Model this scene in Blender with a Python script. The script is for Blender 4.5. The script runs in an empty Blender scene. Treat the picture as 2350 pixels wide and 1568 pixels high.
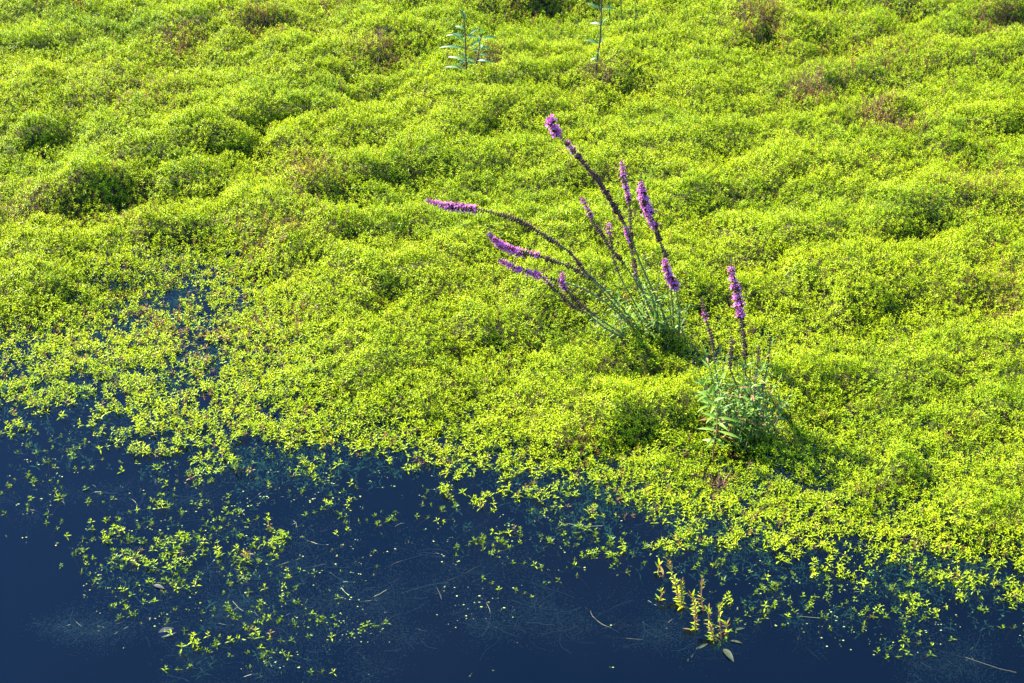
import bpy, math
import numpy as np

# ------------------------------------------------------------------ camera, sky, sun, exposure
sc = bpy.context.scene
CAM_H, PITCH, FPX = 4.07, math.radians(30), 4073.0      # metres, down tilt, focal length for a 2350 px wide picture
cd = bpy.data.cameras.new('camera'); cam = bpy.data.objects.new('camera', cd)
sc.collection.objects.link(cam); sc.camera = cam
cam.location = (0, 0, CAM_H); cam.rotation_euler = (math.radians(90) - PITCH, 0, 0)
cd.sensor_width = 36; cd.lens = 36 * FPX / 2350; cd.clip_start = .1; cd.clip_end = 3000

SUN_EL, SUN_AZ = math.radians(41), math.radians(-55)    # azimuth from +Y, negative = to the left
w = bpy.data.worlds.new('World'); sc.world = w; w.use_nodes = True
nt = w.node_tree; bg = nt.nodes['Background']; bg.inputs[1].default_value = .12
sky = nt.nodes.new('ShaderNodeTexSky'); sky.sky_type = 'NISHITA'; sky.sun_disc = False
sky.sun_elevation = SUN_EL; sky.sun_rotation = SUN_AZ; sky.dust_density = .0; sky.ozone_density = 10; sky.air_density = 1
tc = nt.nodes.new('ShaderNodeTexCoord'); mp = nt.nodes.new('ShaderNodeMapping'); mp.inputs['Scale'].default_value = (2.2, 2.2, 5)
ns = nt.nodes.new('ShaderNodeTexNoise'); ns.inputs['Scale'].default_value = 1.6; ns.inputs['Detail'].default_value = 6; ns.inputs['Roughness'].default_value = .55
cr = nt.nodes.new('ShaderNodeValToRGB'); cr.color_ramp.elements[0].position = .56; cr.color_ramp.elements[1].position = .8
cr.color_ramp.elements[0].color = (0, 0, 0, 1); cr.color_ramp.elements[1].color = (.07, .07, .07, 1)
mx = nt.nodes.new('ShaderNodeMix'); mx.data_type = 'RGBA'; mx.inputs['B'].default_value = (4.6, 5.4, 6.6, 1)
L = nt.links.new
L(tc.outputs['Generated'], mp.inputs[0]); L(mp.outputs[0], ns.inputs['Vector']); L(ns.outputs[0], cr.inputs[0])
nm = nt.nodes.new('ShaderNodeVectorMath'); nm.operation = 'NORMALIZE'; dp = nt.nodes.new('ShaderNodeVectorMath'); dp.operation = 'DOT_PRODUCT'; dp.inputs[1].default_value = (-.33, .78, .53)
rg = nt.nodes.new('ShaderNodeMapRange'); rg.inputs['From Min'].default_value = .955; rg.inputs['From Max'].default_value = 1.0; rg.interpolation_type = 'SMOOTHSTEP'   # a thin cloud bank up ahead on the left
ml = nt.nodes.new('ShaderNodeMath'); ml.operation = 'MULTIPLY'; md_ = nt.nodes.new('ShaderNodeMath'); md_.operation = 'ADD'; md_.use_clamp = True
L(tc.outputs['Generated'], nm.inputs[0]); L(nm.outputs[0], dp.inputs[0]); L(dp.outputs['Value'], rg.inputs[0]); L(rg.outputs[0], ml.inputs[0]); L(ns.outputs[0], ml.inputs[1])
L(ml.outputs[0], md_.inputs[0]); L(cr.outputs[0], md_.inputs[1]); L(md_.outputs[0], mx.inputs['Factor']); L(sky.outputs[0], mx.inputs['A']); L(mx.outputs['Result'], bg.inputs[0])

sl = bpy.data.lights.new('sun', 'SUN'); sun = bpy.data.objects.new('sun', sl); sc.collection.objects.link(sun)
sl.energy = 4.9; sl.angle = math.radians(.5); sl.color = (1, .93, .78)
sun.rotation_euler = (math.pi / 2 - SUN_EL, 0, -SUN_AZ + math.pi)
sun.location = (-8, 6, 12)
sc.view_settings.view_transform = 'Standard'; sc.view_settings.look = 'None'; sc.view_settings.gamma = 1
sc.view_settings.exposure = 3.38
sc.render.engine = 'CYCLES'
sc.cycles.max_bounces = 8; sc.cycles.transparent_max_bounces = 12; sc.cycles.volume_bounces = 0
sc.cycles.use_denoising = True; sc.cycles.denoiser = 'OPENIMAGEDENOISE'; sc.cycles.denoising_input_passes = 'RGB_ALBEDO_NORMAL'; sc.cycles.denoising_prefilter = 'ACCURATE'

rng = np.random.default_rng(11)
R = rng.uniform

# ------------------------------------------------------------------ picture <-> place
SP, CP = math.sin(PITCH), math.cos(PITCH)
def ray(px, py):
    u = (np.asarray(px, float) - 1175) / FPX; v = -(np.asarray(py, float) - 784) / FPX
    return u, v * SP + CP, v * CP - SP
def G(px, py, z=0.0):                                    # the point of the level z that lies behind a pixel of the photograph
    a, b, c = ray(px, py); t = (CAM_H - z) / -c
    return np.array([a * t, b * t, np.zeros_like(t) + z])
def P(px, py, Y):                                        # the point at ground distance Y behind a pixel
    a, b, c = ray(px, py); t = Y / b
    return np.array([a * t, Y, CAM_H + c * t])
def to_px(x, y, z):
    dz = z - CAM_H; depth = y * CP - dz * SP; up = y * SP + dz * CP
    return 1175 + FPX * x / depth, 784 - FPX * up / depth

# ------------------------------------------------------------------ noise
def _h(ix, iy, s):
    n = (ix.astype(np.int64) * 374761393 + iy.astype(np.int64) * 668265263 + s * 974634777) & 0xffffffff
    n = ((n ^ (n >> 13)) * 1274126177) & 0xffffffff
    return ((n ^ (n >> 16)) & 0xffff) / 65535.0
def vn(x, y, s=0):
    ix, iy = np.floor(x), np.floor(y); fx, fy = x - ix, y - iy
    fx = fx * fx * fx * (fx * (fx * 6 - 15) + 10); fy = fy * fy * fy * (fy * (fy * 6 - 15) + 10)
    a, b, c, d = _h(ix, iy, s), _h(ix + 1, iy, s), _h(ix, iy + 1, s), _h(ix + 1, iy + 1, s)
    return a + (b - a) * fx + (c - a) * fy + (a - b - c + d) * fx * fy
def fbm(x, y, s=0, o=3):
    r, a, t = 0, 1.0, 0
    for k in range(o):
        c, q = math.cos(.7 * k + .3), math.sin(.7 * k + .3)
        r = r + a * vn((x * c - y * q) * 2 ** k + 17 * k, (x * q + y * c) * 2 ** k, s + k); t += a; a *= .5
    return r / t
def sstep(a, b, x):
    t = np.clip((x - a) / (b - a), 0, 1); return t * t * (3 - 2 * t)

# ------------------------------------------------------------------ plan of the mat: how thickly weed covers the water
COVER = """999999999999999999999
998768999999999999999
998767999999999999999
998657999999999999999
887667899999999999999
666767899999999999999
566657899999998999999
555667899999999999999
544666789999999999999
334566777899999999999
223443444678888999999
211222222346788899999
122212222334677889999
012332211223456678899
013333211122344566788
003323210111123345567
002323210111012333445
001122210010002233333
000132210000000112211
000033200000000001100
000011100000000000000"""
CV = np.array([[int(c) for c in r] for r in COVER.split()], float) / 9
def cover(x, y):
    px, py = to_px(x, y, 0.0)
    u = np.clip(px / 117.5, 0, 19.999); v = np.clip((py - 550) / 50, 0, 19.999)
    i, j = u.astype(int), v.astype(int); u, v = u - i, v - j
    c = (CV[j, i] * (1 - u) + CV[j, i + 1] * u) * (1 - v) + (CV[j + 1, i] * (1 - u) + CV[j + 1, i + 1] * u) * v
    return c

# drops between the cushions, plus one added to darken a plant's shadow: the higher cushion lies on the left hand of each line (amplitude in metres)
DROPS = [
    (.14, [(120, 400), (300, 402), (430, 380), (545, 345), (630, 305), (690, 240), (705, 205)]),
    (.16, [(-40, 440), (60, 465), (130, 475), (250, 450), (400, 440), (480, 470)]),
    (.15, [(-40, 290), (40, 315), (110, 310), (200, 285)]),
    (.14, [(90, 590), (230, 608), (400, 603), (520, 570)]),
    (.08, [(470, 615), (600, 612), (700, 605), (760, 575)]),
    (.10, [(745, 575), (800, 550), (850, 512)]),
    (.13, [(680, 480), (760, 445), (860, 415), (970, 405), (1090, 400), (1170, 345)]),
    (.10, [(500, 80), (620, 72), (670, 50)]),
    (.09, [(340, 95), (420, 105), (480, 85)]),
    (.10, [(800, 140), (870, 150), (930, 125)]),
    (.20, [(1150, 0), (1200, 12), (1270, 8), (1300, -20)]),
    (.14, [(1680, 85), (1730, 80), (1790, 50)]),
    (.12, [(1780, 110), (1850, 118), (1930, 90)]),
    (.13, [(1790, 205), (1860, 222), (1930, 205), (2010, 180), (2100, 165)]),
    (.09, [(1970, 255), (2060, 280), (2130, 285)]),
    (.10, [(1540, 455), (1630, 450), (1700, 420), (1750, 375)]),
    (.15, [(1860, 740), (1960, 755), (2030, 715), (2130, 640)]),
    (.10, [(2150, 660), (2230, 672), (2360, 650)]),
    (.09, [(1990, 530), (2080, 530), (2180, 490)]),
    (.14, [(2190, 930), (2290, 975), (2400, 960)]),
    (.13, [(1960, 1060), (2080, 1080), (2160, 1030)]),
    (.12, [(1560, 690), (1625, 700), (1680, 640)]),
    (.12, [(1380, 800), (1480, 815), (1560, 830), (1640, 800)]),
    (.08, [(1040, 780), (1120, 775), (1190, 740)]),
    (.09, [(540, 790), (610, 785), (680, 735)]),
    (.10, [(1350, 1000), (1430, 1000), (1510, 955)]),
    (.07, [(620, 970), (700, 968), (760, 935)]),
    (.11, [(2200, 275), (2280, 285), (2400, 265)]),
    (.08, [(1020, 300), (1110, 290), (1200, 250)]),
    (.08, [(740, 235), (800, 230), (850, 195)]),
    (.08, [(1150, 210), (1220, 200), (1300, 170)]),
    (.07, [(1400, 190), (1450, 195), (1520, 170)]),
    (.09, [(2020, 30), (2120, 38), (2230, 20)]), (.10, [(2230, 60), (2310, 70), (2400, 40)]),
    (.08, [(640, 160), (700, 150), (790, 120)]),
    (.07, [(1300, 560), (1360, 550), (1400, 520)]), (.07, [(830, 690), (900, 680), (960, 640)]),
    (.06, [(2230, 760), (2300, 790), (2390, 770)]), (.06, [(1660, 560), (1760, 590), (1850, 560)]),
    (.06, [(980, 880), (1060, 885), (1140, 860)]), (.07, [(150, 250), (260, 240), (340, 200)]),
    (.10, [(1780, 1000), (1860, 1000), (1950, 965)]),  # added step, shaped to darken the mat where the bushy clump's shadow falls
    (.07, [(1300, 345), (1400, 350), (1500, 310)]), (.07, [(1560, 250), (1660, 255), (1760, 230)]),
]
GX0, GX1, GY0, GY1, GS = -7.0, 7.0, 2.5, 18.0, .025
gx = np.arange(GX0, GX1 + GS, GS); gy = np.arange(GY0, GY1 + GS, GS)
XX, YY = np.meshgrid(gx, gy)
def build_height():
    c = cover(XX, YY)
    dense = sstep(.72, 1.0, c)
    h = .02 + dense * .09
    # long cushions, a little askew to the view
    a = XX * .93 + YY * .36; b = -XX * .36 + YY * .93
    wx = .5 * fbm(XX * .8, YY * .8, 40, 2); wy = .5 * fbm(XX * .8 + 9, YY * .8, 50, 2)
    m = 1 - np.abs(2 * fbm(a * .55 + wx, b * 1.25 + wy, 3, 2) - 1) * 1.0
    m2 = np.abs(2 * fbm(a * 1.7 + wx, b * 3.0 + wy, 7, 2) - 1)
    h += dense * (.13 * (m - .6) + .10 * m2 + .09 * (fbm(XX * 2.6, YY * 3.4, 21, 3) - .5) + .05 * (fbm(XX * 7, YY * 8, 23, 2) - .5))
    for A, pl in DROPS:
        A = A * 1.3
        q = np.array([G(x, y, .12)[:2] for x, y in pl])
        seg = np.diff(q, axis=0); ln = np.hypot(seg[:, 0], seg[:, 1]); cum = np.r_[0, np.cumsum(ln)]; T = cum[-1]
        lo, hi = q.min(0) - 2.0, q.max(0) + 2.0
        i0, i1 = np.searchsorted(gx, [lo[0], hi[0]]); j0, j1 = np.searchsorted(gy, [lo[1], hi[1]])
        if i1 <= i0 or j1 <= j0: continue
        x, y = XX[j0:j1, i0:i1], YY[j0:j1, i0:i1]
        x = x + .16 * (vn(x * 4, y * 4, 60) - .5); y = y + .22 * (vn(x * 4, y * 4, 61) - .5)
        best = np.full(x.shape, 1e9); sd = np.zeros(x.shape); along = np.zeros(x.shape)
        for k in range(len(seg)):
            d = seg[k] / ln[k]; rx, ry = x - q[k, 0], y - q[k, 1]
            t = np.clip(rx * d[0] + ry * d[1], 0, ln[k])
            ex, ey = rx - t * d[0], ry - t * d[1]; dist = np.hypot(ex, ey)
            s = np.sign(d[0] * ry - d[1] * rx); u = dist < best
            best[u] = dist[u]; sd[u] = (s * dist)[u]; along[u] = (cum[k] + t)[u]
        tap = np.sin(np.pi * np.clip(along / T, .03, .97)) ** 1.0 * (.8 + .5 * vn(x * .8, y * .8, 64))
        up = A * .75 * np.exp(-np.maximum(sd, 0) / .75) * (1 - (1 - np.clip((sd + .02) / .34, 0, 1)) ** 2.4) * np.exp(-((best > .05) * np.minimum(best, 9) / 2.5))
        dn = -A * .55 * np.exp(-np.maximum(-sd, 0) / .40) * (sd <= 0)
        md = -A * .55 * (1 - (1 - (1 - np.clip((sd + .02) / .34, 0, 1)) ** 2.4)) * (sd > 0)
        h[j0:j1, i0:i1] += tap * (up + dn + md) * (.35 + .65 * dense[j0:j1, i0:i1])
    # shallow, half drowned shelves inside the mat
    h = np.where(c > .72, np.maximum(h, .015), h); h = np.where(c > .97, .06 + np.logaddexp(0, (h - .06) / .02) * .02, h)
    h = h - (1 - sstep(.25, .75, c)) * .0
    return h, c
HH, CC = build_height()
def grid_at(A, x, y):
    u = np.clip((x - GX0) / GS, 0, len(gx) - 1.001); v = np.clip((y - GY0) / GS, 0, len(gy) - 1.001)
    i, j = u.astype(int), v.astype(int); u, v = u - i, v - j
    return (A[j, i] * (1 - u) + A[j, i + 1] * u) * (1 - v) + (A[j + 1, i] * (1 - u) + A[j + 1, i + 1] * u) * v
GRY, GRX = np.gradient(HH, GS)
def height(x, y): return grid_at(HH, np.asarray(x, float), np.asarray(y, float))

# ------------------------------------------------------------------ materials
def mat(name, col, rough=.5, trans=0, tcol=None, tone=None, spec=.13, noise=None):
    m = bpy.data.materials.new(name); m.use_nodes = True; t = m.node_tree; p = t.nodes['Principled BSDF']; out = t.nodes['Material Output']
    p.inputs['Roughness'].default_value = rough; p.inputs['Specular IOR Level'].default_value = spec
    src = None
    if tone:                                             # ramp over the per-plant «tone» attribute (young tip .. old, dry)
        at = t.nodes.new('ShaderNodeAttribute'); at.attribute_name = 'tone'
        rp = t.nodes.new('ShaderNodeValToRGB'); e = rp.color_ramp.elements
        e[0].position, e[0].color = tone[0][0], (*tone[0][1], 1); e[1].position, e[1].color = tone[-1][0], (*tone[-1][1], 1)
        for pos, c in tone[1:-1]:
            q = e.new(pos); q.color = (*c, 1)
        t.links.new(at.outputs['Fac'], rp.inputs[0]); src = rp.outputs[0]
    if noise:                                            # mottling between two colours
        nz = t.nodes.new('ShaderNodeTexNoise'); nz.inputs['Scale'].default_value = noise[0]; nz.inputs['Detail'].default_value = 5
        tcn = t.nodes.new('ShaderNodeTexCoord'); t.links.new(tcn.outputs['Object'], nz.inputs['Vector'])
        rp = t.nodes.new('ShaderNodeValToRGB'); e = rp.color_ramp.elements
        e[0].position, e[0].color = .35, (*col, 1); e[1].position, e[1].color = .68, (*noise[1], 1)
        t.links.new(nz.outputs[0], rp.inputs[0]); src = rp.outputs[0]
    if src: t.links.new(src, p.inputs['Base Color'])
    else: p.inputs['Base Color'].default_value = (*col, 1)
    if trans:
        tr = t.nodes.new('ShaderNodeBsdfTranslucent'); ms = t.nodes.new('ShaderNodeMixShader'); ms.inputs[0].default_value = trans
        if src:
            mm = t.nodes.new('ShaderNodeMix'); mm.data_type = 'RGBA'; mm.blend_type = 'MULTIPLY'; mm.inputs['Factor'].default_value = 1
            t.links.new(src, mm.inputs['A']); mm.inputs['B'].default_value = (*(tcol or (1.5, 1.35, .6)), 1)
            t.links.new(mm.outputs['Result'], tr.inputs[0])
        else: tr.inputs[0].default_value = (*(tcol or col), 1)
        t.links.new(p.outputs[0], ms.inputs[1]); t.links.new(tr.outputs[0], ms.inputs[2]); t.links.new(ms.outputs[0], out.inputs[0])
    return m

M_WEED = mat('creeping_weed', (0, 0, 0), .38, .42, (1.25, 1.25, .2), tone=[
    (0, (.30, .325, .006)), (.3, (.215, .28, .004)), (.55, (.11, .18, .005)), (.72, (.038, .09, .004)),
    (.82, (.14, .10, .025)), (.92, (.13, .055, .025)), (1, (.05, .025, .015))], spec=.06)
M_SUNK = mat('sunk_weed', (0, 0, 0), .8, .3, (1.2, 1.2, .6), tone=[(0, (.42, .56, .14)), (.4, (.30, .46, .10)), (.75, (.20, .30, .08)), (1, (.22, .16, .08))], spec=0)
M_LEAF = mat('loosestrife_leaf', (0, 0, 0), .48, .36, (1.5, 1.4, .4), tone=[
    (0, (.12, .19, .018)), (.4, (.06, .12, .011)), (.75, (.04, .085, .008)), (.9, (.16, .11, .03)), (1, (.17, .07, .04))], spec=.14)
M_GLAUC = mat('glaucous_leaf', (0, 0, 0), .45, .3, (1.2, 1.4, .6), tone=[(0, (.07, .14, .04)), (1, (.03, .08, .02))], spec=.3)
M_PETAL = mat('petal', (0, 0, 0), .6, .45, (1.2, 1.0, 1.2), tone=[(0, (.40, .11, .29)), (.6, (.26, .05, .18)), (1, (.15, .03, .12))])
M_SEED = mat('seed_capsule', (0, 0, 0), .7, .1, (1.2, 1, .8), tone=[(0, (.075, .02, .018)), (.5, (.020, .007, .007)), (1, (.010, .009, .004))])
M_STEM = mat('green_stem', (.045, .07, .015), .5, 0, noise=(30, (.07, .05, .02)))
M_RED = mat('red_stem', (.16, .05, .025), .5, .15, (.4, .12, .06), noise=(25, (.14, .11, .03)))
M_BROWN = mat('brown_stem', (.06, .025, .018), .6, 0, noise=(25, (.035, .03, .015)))
M_DRY = mat('dry_stalk', (0, 0, 0), .7, .15, (1.2, 1, .8), tone=[(0, (.20, .13, .065)), (.5, (.13, .05, .03)), (1, (.04, .02, .015))])
M_FIL = mat('drowned_thread', (0, 0, 0), .7, .2, (1.2, 1, .8), tone=[(0, (.30, .34, .16)), (.5, (.15, .16, .08)), (1, (.07, .09, .04))])
M_DUCK = mat('duckweed', (0, 0, 0), .4, .25, (1.3, 1.2, .6), tone=[(0, (.20, .24, .07)), (.6, (.10, .16, .03)), (1, (.08, .08, .04))])
M_RUSH = mat('rush', (.025, .08, .012), .45, .2, (.1, .25, .03), noise=(9, (.04, .11, .02)))

# ground sheet: wet brown-green litter under the mat, dark silt under open water
gm = bpy.data.materials.new('silt_and_litter'); gm.use_nodes = True; t = gm.node_tree; p = t.nodes['Principled BSDF']
p.inputs['Roughness'].default_value = .9; p.inputs['Specular IOR Level'].default_value = .05
geo = t.nodes.new('ShaderNodeNewGeometry'); sx = t.nodes.new('ShaderNodeSeparateXYZ'); mr = t.nodes.new('ShaderNodeMapRange')
mr.inputs['From Min'].default_value = -.30; mr.inputs['From Max'].default_value = -.02
nz = t.nodes.new('ShaderNodeTexNoise'); nz.inputs['Scale'].default_value = 14; nz.inputs['Detail'].default_value = 8
r1 = t.nodes.new('ShaderNodeValToRGB'); r1.color_ramp.elements[0].position = .35; r1.color_ramp.elements[1].position = .7
r1.color_ramp.elements[0].color = (.012, .018, .004, 1); r1.color_ramp.elements[1].color = (.035, .028, .01, 1)
mm = t.nodes.new('ShaderNodeMix'); mm.data_type = 'RGBA'; mm.inputs['A'].default_value = (.006, .014, .016, 1)
t.links.new(geo.outputs['Position'], sx.inputs[0]); t.links.new(geo.outputs['Position'], nz.inputs['Vector']); t.links.new(sx.outputs[2], mr.inputs[0])
t.links.new(nz.outputs[0], r1.inputs[0]); t.links.new(r1.outputs[0], mm.inputs['B']); t.links.new(mr.outputs[0], mm.inputs['Factor'])
t.links.new(mm.outputs['Result'], p.inputs['Base Color'])

# water: mirror of the sky by Fresnel over clear, absorbing water
wm = bpy.data.materials.new('pond_water'); wm.use_nodes = True; t = wm.node_tree; t.nodes.remove(t.nodes['Principled BSDF'])
out = t.nodes['Material Output']; fr = t.nodes.new('ShaderNodeFresnel'); fr.inputs[0].default_value = 1.333
gl = t.nodes.new('ShaderNodeBsdfGlossy'); gl.inputs['Roughness'].default_value = .02; tr = t.nodes.new('ShaderNodeBsdfTransparent')
ms = t.nodes.new('ShaderNodeMixShader'); bp = t.nodes.new('ShaderNodeBump'); bp.inputs['Strength'].default_value = .07; bp.inputs['Distance'].default_value = .01
nz = t.nodes.new('ShaderNodeTexNoise'); nz.inputs['Scale'].default_value = 7; nz.inputs['Detail'].default_value = 3
geo = t.nodes.new('ShaderNodeNewGeometry'); t.links.new(geo.outputs['Position'], nz.inputs['Vector'])
t.links.new(nz.outputs[0], bp.inputs['Height']); t.links.new(bp.outputs[0], gl.inputs['Normal']); t.links.new(bp.outputs[0], fr.inputs['Normal'])
t.links.new(fr.outputs[0], ms.inputs[0]); t.links.new(tr.outputs[0], ms.inputs[1]); t.links.new(gl.outputs[0], ms.inputs[2]); t.links.new(ms.outputs[0], out.inputs['Surface'])
va = t.nodes.new('ShaderNodeVolumeAbsorption'); va.inputs['Color'].default_value = (.05, .50, .72, 1); va.inputs['Density'].default_value = 4.2
vs = t.nodes.new('ShaderNodeVolumeScatter'); vs.inputs['Color'].default_value = (.02, .6, .5, 1); vs.inputs['Density'].default_value = .30; vs.inputs['Anisotropy'].default_value = .2
ad = t.nodes.new('ShaderNodeAddShader'); t.links.new(va.outputs[0], ad.inputs[0]); t.links.new(vs.outputs[0], ad.inputs[1])
t.links.new(ad.outputs[0], out.inputs['Volume'])

# ------------------------------------------------------------------ mesh helpers
def mesh_obj(name, V, F, m, parent=None, tone=None, smooth=False):
    """V (n,3); F a list of (k,4) or (k,3) index arrays"""
    me = bpy.data.meshes.new(name); V = np.asarray(V, np.float32)
    F = [np.asarray(f, np.int32) for f in (F if isinstance(F, list) else [F]) if len(f)]
    nl = sum(f.size for f in F); nf = sum(len(f) for f in F)
    me.vertices.add(len(V)); me.vertices.foreach_set('co', V.ravel())
    me.loops.add(nl); me.loops.foreach_set('vertex_index', np.concatenate([f.ravel() for f in F]))
    cnt = np.concatenate([np.full(len(f), f.shape[1], np.int32) for f in F]); st = np.r_[0, np.cumsum(cnt)[:-1]].astype(np.int32)
    me.polygons.add(nf); me.polygons.foreach_set('loop_start', st)
    if smooth: me.polygons.foreach_set('use_smooth', np.ones(nf, bool))
    me.update(calc_edges=True)
    if tone is not None:
        a = me.attributes.new('tone', 'FLOAT', 'POINT'); a.data.foreach_set('value', np.asarray(tone, np.float32))
    me.materials.append(m)
    o = bpy.data.objects.new(name, me); sc.collection.objects.link(o)
    if parent: o.parent = parent
    return o
def tag(o, label=None, cat=None, group=None, kind=None):
    if label: o['label'] = label
    if cat: o['category'] = cat
    if group: o['group'] = group
    if kind: o['kind'] = kind
    return o
def empty(name, loc, label, cat, group=None):
    o = bpy.data.objects.new(name, None); sc.collection.objects.link(o); o.location = loc; o.empty_display_size = .05
    return tag(o, label, cat, group)
class MB:                                                # collects pieces of one mesh, in world coordinates
    def __init__(s): s.V, s.Q, s.T, s.C, s.n = [], [], [], [], 0
    def add(s, V, Q=None, T=None, tone=0):
        V = np.asarray(V, float).reshape(-1, 3)
        s.V.append(V); s.C.append(np.broadcast_to(np.asarray(tone, float), (len(V),)))
        if Q is not None and len(Q): s.Q.append(np.asarray(Q).reshape(-1, 4) + s.n)
        if T is not None and len(T): s.T.append(np.asarray(T).reshape(-1, 3) + s.n)
        s.n += len(V)
    def build(s, name, m, parent=None, origin=None, smooth=False):
        V = np.concatenate(s.V); F = []
        if s.Q: F.append(np.concatenate(s.Q))
        if s.T: F.append(np.concatenate(s.T))
        if origin is not None: V = V - np.asarray(origin)
        return mesh_obj(name, V, F, m, parent, np.concatenate(s.C), smooth)
def unit(v): return v / np.maximum(np.linalg.norm(v, axis=-1, keepdims=True), 1e-9)
def tube(mb, pts, r0, r1, tone=0, k=6):
    pts = np.asarray(pts, float); n = len(pts); tg = unit(np.gradient(pts, axis=0))
    a = unit(np.cross(tg, [.31, .2, .93])); b = np.cross(tg, a)
    ang = np.arange(k) * 2 * np.pi / k; r = np.linspace(r0, r1, n)[:, None, None]
    V = pts[:, None] + r * (np.cos(ang)[None, :, None] * a[:, None] + np.sin(ang)[None, :, None] * b[:, None])
    i = np.arange(n - 1)[:, None] * k + np.arange(k)[None]; j = np.arange(n - 1)[:, None] * k + (np.arange(k)[None] + 1) % k
    mb.add(V.reshape(-1, 3), np.stack([i, j, j + k, i + k], -1).reshape(-1, 4), tone=tone)
def small_leaves(mb, b, d, up, ln, wd, droop, tone):
    """many small lance leaves, each two quads folded along the midrib"""
    d = unit(d); s = unit(np.cross(d, up)); nrm = np.cross(s, d); ln = ln[:, None]; wd = wd[:, None]; droop = droop[:, None]
    V = np.stack([b, b + d * ln * .5 + s * wd * .5 + nrm * wd * .2, b + d * ln * .5, b + d * ln - nrm * droop * ln, b + d * ln * .5 - s * wd * .5 + nrm * wd * .2], 1)
    n = len(b); i = np.arange(n)[:, None] * 5
    Q = np.concatenate([i + [[0, 1, 3, 2]], i + [[0, 2, 3, 4]]])
    mb.add(V.reshape(-1, 3), Q, tone=np.repeat(tone, 5))
def leaf(mb, a, b, wd, droop=.15, tone=.3, up=(0, 0, 1), n=6):
    """one larger lance leaf from a to b, arched, folded and pointed"""
    a, b = np.asarray(a, float), np.asarray(b, float); d = b - a; L_ = np.linalg.norm(d); d = d / L_
    s = np.cross(d, up); s = s / max(np.linalg.norm(s), 1e-6); nr = np.cross(s, d)
    t = np.linspace(0, 1, n + 1); w_ = wd * .5 * np.sin(np.pi * t ** .75) ** .9 + 1e-4
    c = a + np.outer(t, d) * L_ + np.outer(4 * t * (1 - t) * droop * L_, nr)
    V = np.concatenate([c + np.outer(w_, s) + np.outer(w_ * .35, nr), c, c - np.outer(w_, s) + np.outer(w_ * .35, nr)])
    i = np.arange(n); m = n + 1
    Q = np.concatenate([np.stack([i, i + 1, m + i + 1, m + i], 1), np.stack([m + i, m + i + 1, 2 * m + i + 1, 2 * m + i], 1)])
    mb.add(V, Q, tone=tone)

def sprigs(mb, p, size, tilt, tone, levels=4, pairs=2, stem=.07, rnd=rng, lean=None):
    """leafy shoot tips at the points p (n,3): crossed pairs of small leaves down a short stem"""
    n = len(p); az = rnd.uniform(0, 2 * np.pi, n); tl = np.abs(rnd.normal(0, 1, n)) * tilt
    ax = np.stack([np.cos(az) * np.sin(tl), np.sin(az) * np.sin(tl), np.cos(tl)], 1)
    if lean is not None: ax = ax + np.c_[np.clip(lean, -1.2, 1.2), np.zeros(n)]; ax = unit(ax)
    e1 = unit(np.cross(ax, np.array([.3, .9, .1]))); e2 = np.cross(ax, e1); ph = rnd.uniform(0, 2 * np.pi, n)
    for j in range(levels):
        f = j / max(levels - 1, 1)
        for k in range(pairs):
            a = ph + j * np.pi / pairs + k * 2 * np.pi / pairs + rnd.normal(0, .25, n)
            el = np.radians(72 - 68 * f) + rnd.normal(0, .16, n)
            rad = e1 * np.cos(a)[:, None] + e2 * np.sin(a)[:, None]
            d = rad * np.cos(el)[:, None] + ax * np.sin(el)[:, None]
            ln = size * (.62 + .55 * f) * rnd.uniform(.8, 1.2, n)
            b = p - ax * (size * (.15 + .95 * f))[:, None] * 1.0
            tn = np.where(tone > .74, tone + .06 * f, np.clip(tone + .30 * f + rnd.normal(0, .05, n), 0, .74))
            small_leaves(mb, b, d, ax, ln, ln * .25, rnd.uniform(.05, .3, n), tn)
    if np.ndim(stem) or stem:
        w_ = .0011; L_ = stem * rnd.uniform(.7, 1.2, n)
        low = p - ax * L_[:, None] * .6 - np.array([0, 0, .4]) * L_[:, None]
        V = np.stack([p + e1 * w_, p - e1 * w_ * .5 + e2 * w_, p - e1 * w_ * .5 - e2 * w_, low + e1 * w_, low - e1 * w_ * .5 + e2 * w_, low - e1 * w_ * .5 - e2 * w_], 1)
        i = np.arange(n)[:, None] * 6
        Q = np.concatenate([i + [[0, 1, 4, 3]], i + [[1, 2, 5, 4]], i + [[2, 0, 3, 5]]])
        mb.add(V.reshape(-1, 3), Q, tone=np.repeat(np.where(tone > .74, .9, np.where(rnd.uniform(0, 1, n) < .25, .79, .70)), 6))

# ------------------------------------------------------------------ ground and water
def sheet(name, x, y, z, m):
    X, Y = np.meshgrid(x, y); ny, nx = X.shape
    V = np.stack([X, Y, z(X, Y)], -1).reshape(-1, 3)
    i = (np.arange(ny - 1)[:, None] * nx + np.arange(nx - 1)[None]).ravel()
    return mesh_obj(name, V, np.stack([i, i + 1, i + nx + 1, i + nx], 1), m, smooth=True)
def ground_z(X, Y):
    inside = (X > GX0) & (X < GX1) & (Y > GY0) & (Y < GY1)
    h = grid_at(HH, X, Y); c = cover(X, Y)
    k = sstep(.55, 1, c) ** 2
    z = (h - .085) * k - .55 * (1 - k)
    far = np.where(Y > GY1, .08 + .1 * fbm(X * .5, Y * .5, 5, 2), np.where(Y < 3.2, -.55, z))
    return np.where(inside, z, far)
xs = np.r_[-900, -300, -100, -40, -20, -12, -9, np.arange(-7, 7.01, .06), 9, 12, 20, 40, 100, 300, 900]
ys = np.r_[-300, -100, -30, -10, -3, 0, np.arange(2.4, 18.01, .06), 20, 24, 30, 40, 70, 150, 400, 1200]
tag(sheet('ground', xs, ys, ground_z, gm), kind='structure')
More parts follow.
